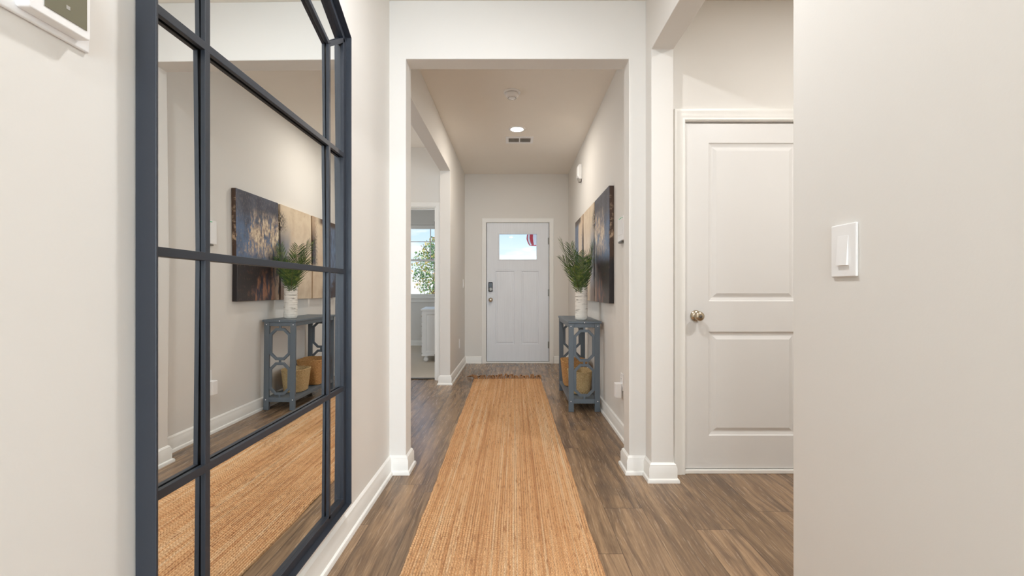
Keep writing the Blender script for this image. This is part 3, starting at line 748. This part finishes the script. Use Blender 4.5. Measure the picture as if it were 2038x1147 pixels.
for xx, zz in ((cx0+.02, .748), (cx1-.02, .748), ((cx0+cx1)/2, .7795), (cx0+.02, .092), (cx1-.02, .092)):
    b = B(); yy = cy0-(.006 if zz > .77 else 0); lathe(b, [(.0048,.001),(.0048,-.0012),(.003,-.002)], (xx, yy, zz), 'y', 14); link('screw_cap', b, 'white', ct)

# ---------------------------------------------------------------- vase and palm fronds
VX, VY = .610, 4.13
b = B(); prof = [(.0,0),(.046,0),(.054,.006),(.056,.018)]
for k in range(1, 40):
    hh = .018 + .262*k/40; prof.append((.0565+.0013*math.sin(k*1.9)+.0008*math.sin(k*.7), hh))
prof += [(.056,.285),(.053,.296),(.049,.302),(.045,.302),(.043,.295),(.043,.10),(.0,.10)]
lathe(b, prof, n=48, cap=False); va = link('ceramic_vase', b, 'vase', None, smooth=True, loc=(VX, VY, .790))
tag(va, 'tall white banded ceramic vase on the grey console table', 'vase')
pl = thing('palm_fronds', (VX, VY, .790+.11), 'bunch of dark green palm fronds in the white vase', 'plant')
def frond(ang, lean, length, droop, seed):
    r = random.Random(seed); b = B(); N = 26; pts = []
    d = Vector((math.cos(ang), math.sin(ang), 0)); side = Vector((-math.sin(ang), math.cos(ang), 0))
    for i in range(N+1):
        s = i/N; out = lean*(s**1.25) + (.012*s); up = length*s - droop*s**3
        q = d*out + Vector((0,0,up)); pts.append(q)
    tube(b, pts, [.0028*(1-.75*i/N)+.0004 for i in range(N+1)], 6, mat=1)
    NL = 32
    for i in range(8, NL+1):
        s = i/NL; a = s*N; k = min(int(a), N-1); p = pts[k].lerp(pts[k+1], a-k); t = (pts[k+1]-pts[k]).normalized()
        if s < .30: continue
        ll = (.135*math.sin(PI*min(1, (s-.22)/.90))**.7 + .018)*r.uniform(.88, 1.08)
        for sg in (-1, 1):
            nrm = t.cross(side).normalized()
            dirv = (t*1.05 + side*sg*.80 + nrm*r.uniform(-.12,.18)).normalized()
            wv = dirv.cross(nrm).normalized(); wid = .0036
            prev = None
            for q in range(5):
                f = q/4; c_ = p + dirv*ll*f + Vector((0,0,-1))*(.018*f*f) ; w2 = wid*(math.sin(PI*(.12+.86*f))**.8)
                cur = (b.verts.new(c_-wv*w2), b.verts.new(c_+nrm*w2*.35), b.verts.new(c_+wv*w2))
                if prev:
                    for m in (0, 1): b.faces.new((prev[m], prev[m+1], cur[m+1], cur[m])).material_index = 0
                prev = cur
    for v in b.verts:      # leaves resting against the canvas bend along it
        if v.co.x > .09: v.co.x = .09 + .034*(1-math.exp(-(v.co.x-.09)/.05))
    me = bpy.data.meshes.new('frond')
    for f in b.faces: f.smooth = True
    b.to_mesh(me); b.free(); me.materials.append(M['palm']); me.materials.append(M['stem'])
    o = bpy.data.objects.new('frond', me); C.objects.link(o); o.parent = pl
    return o
R = math.radians
for ang, lean, ln_, dr in [(R(184),.175,.64,.04),(R(172),.10,.53,.0),(R(200),.17,.50,.06),(R(215),.12,.58,.02),(R(10),.10,.60,.02),(R(330),.10,.55,.02),(R(350),.115,.48,.04),
                           (R(95),.09,.50,.0),(R(268),.15,.46,.03),(R(60),.10,.42,.0),(R(240),.18,.40,.04)]:
    frond(ang, lean, ln_, dr, int(math.degrees(ang)*7))

# ---------------------------------------------------------------- baskets
def basket(loc, wx, wy, h, taper, mat, label, rot=0, sq=3.2, rimf=1.0):
    t = thing('woven_basket', loc, label, 'basket', rotz=rot)
    b = B(); n = 96; rows = int(h/.0115); rings = []
    def sup(a, ex):
        c, s = math.cos(a), math.sin(a); return (abs(c)**(2/ex)*(1 if c >= 0 else -1), abs(s)**(2/ex)*(1 if s >= 0 else -1))
    def ringv(z, k, amp):
        out = []
        for i in range(n):
            a = 2*PI*i/n; u, v = sup(a, sq); r = k + amp*math.sin(i*PI/3)
            out.append(b.verts.new((u*(wx/2)*r, v*(wy/2)*r, z + .0015*math.sin(a*3))))
        return out
    rings.append(ringv(0, taper*.93, 0))
    for q in range(rows*3+1):
        s = q/(rows*3); k = taper+(1-taper)*s**.9; bul = .062*abs(math.sin(q*PI/3)); rings.append(ringv(.004+(h-.008)*s, k+bul*.6, .006*(1 if (q//3) % 2 else -1)))
    for q in range(6): rings.append(ringv(h - h*.9*q/5, (1-(1-taper)*(q/5))*.93, 0))
    for A, Bq in zip(rings, rings[1:]):
        for i in range(n): b.faces.new((A[i], A[(i+1)%n], Bq[(i+1)%n], Bq[i]))
    b.faces.new(rings[0][::-1]); b.faces.new(rings[-1])
    link('basket_body', b, mat, t, smooth=True)
    b = B(); pts = []
    for i in range(97):
        a = 2*PI*i/96; u, v = sup(a, sq); pts.append((u*wx/2*1.0, v*wy/2*1.0, h+.0015*math.sin(a*24)))
    tube(b, pts, .0065, 8); link('rim', b, mat, t, smooth=True)
    return t
basket((.613, 4.255, .104), .218, .27, .205, .82, 'seagrass', 'pale woven basket with rounded corners on the lower shelf, nearer end', R(0), 2.6)
basket((.602, 4.605, .104), .245, .30, .245, .80, 'orange_weave', 'larger golden woven basket on the lower shelf, behind the pale basket', 0, 5)

# ---------------------------------------------------------------- canvases
for k, (lbl, y0) in enumerate([('blue and dark brown abstract canvas nearest the wide opening, first of the triptych', 3.543),
                               ('cream abstract canvas with dark edge, middle one of the triptych', 4.212),
                               ('abstract canvas half cream half slate blue, nearest the front door', 4.878)]):
    w_, h_ = .632, .925; z0 = .958
    b = B(); box(b, 0, .038, 0, w_, 0, h_)
    o = link('painting', b, art('abstract painting %s' % 'abc'[k], k, w_, h_), None, bevel=.002, loc=(.740, y0, z0)); tag(o, lbl, 'painting', None)

# ---------------------------------------------------------------- bedroom dresser
t = thing('dresser', (-1.345, 6.60, .008), 'white wooden dresser with bun feet seen through the bedroom doorway', 'dresser', rotz=R(7))
dw, dd, dh = .42, .95, .775
b = B(); panel_face(b, 0, dw, .10, dh-.025, 0, [(.05, dw-.05, .15, dh-.075, [(.006,.004),(.014,.010)])]); door_shell(b, 0, dw, .10, dh-.025, 0, dd)
bmesh.ops.remove_doubles(b, verts=b.verts[:], dist=1e-5); link('carcass', b, 'dresser', t)
b = B(); box(b, -.025, dw+.01, -.02, dd+.02, dh-.025, dh); link('top', b, 'dresser', t, bevel=.006, seg=3)
b = B(); box(b, -.012, dw+.005, -.01, dd+.01, .09, .115); link('plinth_moulding', b, 'dresser', t, bevel=.005, seg=3)
for xx, yy in ((.05,.05),(dw-.05,.05),(.05,dd-.05),(dw-.05,dd-.05)):
    b = B(); lathe(b, [(.014,0),(.028,.008),(.036,.03),(.034,.05),(.022,.068),(.018,.076),(.028,.082),(.028,.092)], (xx, yy, 0), 'z', 24); link('bun_foot', b, 'dresser', t, smooth=True)
for q in range(4):
    b = B(); z0 = .13+q*.152; box(b, -.014, .002, .04, dd-.04, z0, z0+.14); dr = link('drawer', b, 'dresser', t, bevel=.003)
    for yy in (.28, dd-.28):
        b = B(); lathe(b, [(.006,-.014),(.006,-.024),(.014,-.030),(.012,-.038)], (0, yy, z0+.07), 'x', 16); link('knob', b, 'nickel', dr, autos=40)

# ---------------------------------------------------------------- outside
b = B(); box(b, -25, 25, 8.75, 60, -.35, -.15); box(b, -.75, 25, 6.7, 8.75, -.35, -.15); struct('ground', b, 'ground')
b = B(); box(b, -.75, 2.4, 6.7, 7.7, 2.62, 2.72); struct('trim_11', b, 'siding')
t = thing('garden_tree', (-2.02, 11.4, .0), 'leafy green and orange tree outside the bedroom window', 'tree')
b = B(); tube(b, [(0,0,0),(.02,0,.5),(-.03,.02,1.0),(.02,0,1.5),(0,0,2.0)], [.05,.042,.035,.028,.015], 10)
for k in range(9):
    a = k*2.4; z = .75+.14*k; tube(b, [(0,0,z),(.25*math.cos(a),.25*math.sin(a),z+.25),(.45*math.cos(a),.45*math.sin(a),z+.45)], [.016,.010,.005], 6)
link('trunk', b, 'bark', t, smooth=True)
b = B(); r = random.Random(5)
for k in range(2600):
    while True:
        p = Vector((r.uniform(-1,1), r.uniform(-1,1), r.uniform(-1,1)))
        if .25 < p.length < 1: break
    zz = p.z*.82+1.62; wd = .58 if p.z < .2 else .58*(1.15-.75*p.z)
    c_ = Vector((p.x*wd, p.y*wd, zz)); c_ += Vector((r.gauss(0,.03), r.gauss(0,.03), r.gauss(0,.03)))
    a = Vector((r.gauss(0,1), r.gauss(0,1), r.gauss(0,1))).normalized(); n_ = a.cross(Vector((r.gauss(0,1), r.gauss(0,1), r.gauss(0,1)))).normalized(); s = r.uniform(.022,.045)
    vs = [b.verts.new(c_+a*s), b.verts.new(c_+n_*s*.45), b.verts.new(c_-a*s), b.verts.new(c_-n_*s*.45)]; b.faces.new(vs)
lf = link('foliage', b, 'leaf', t); lf['kind'] = 'stuff'
# striped hanging ornament outside the front door
b = B(); box(b, .20, .50, 6.9, 7.62, 2.50, 2.62); struct('trim_12', b, 'siding')
t = thing('striped_hanging_ornament', (.352, 7.35, 1.90), 'red and white striped hanging ornament seen through the front door glass', 'ornament')
b = B(); n = 24; prof = [(.004,.17),(.06,.155),(.115,.11),(.145,.05),(.150,-.01),(.135,-.06),(.115,-.10),(.105,-.115)]
rings = []
for r_, h_ in prof: rings.append([b.verts.new((r_*(1+.05*(k % 2 == 0))*math.cos(2*PI*k/(n*2)), r_*(1+.05*(k % 2 == 0))*math.sin(2*PI*k/(n*2)), h_)) for k in range(n*2)])
for A, Bq in zip(rings, rings[1:]):
    for i in range(n*2): b.faces.new((A[i], A[(i+1)%(n*2)], Bq[(i+1)%(n*2)], Bq[i])).material_index = (i//2) % 2 * 0 + ((i//3) % 2)
b.faces.new(rings[0][::-1]); b.faces.new(rings[-1])
link('striped_shell', b, ['red', 'white'], t, smooth=True)
b = B(); tube(b, [(0,0,.165),(0,0,.605)], .004, 6); link('cord', b, 'cord', t)
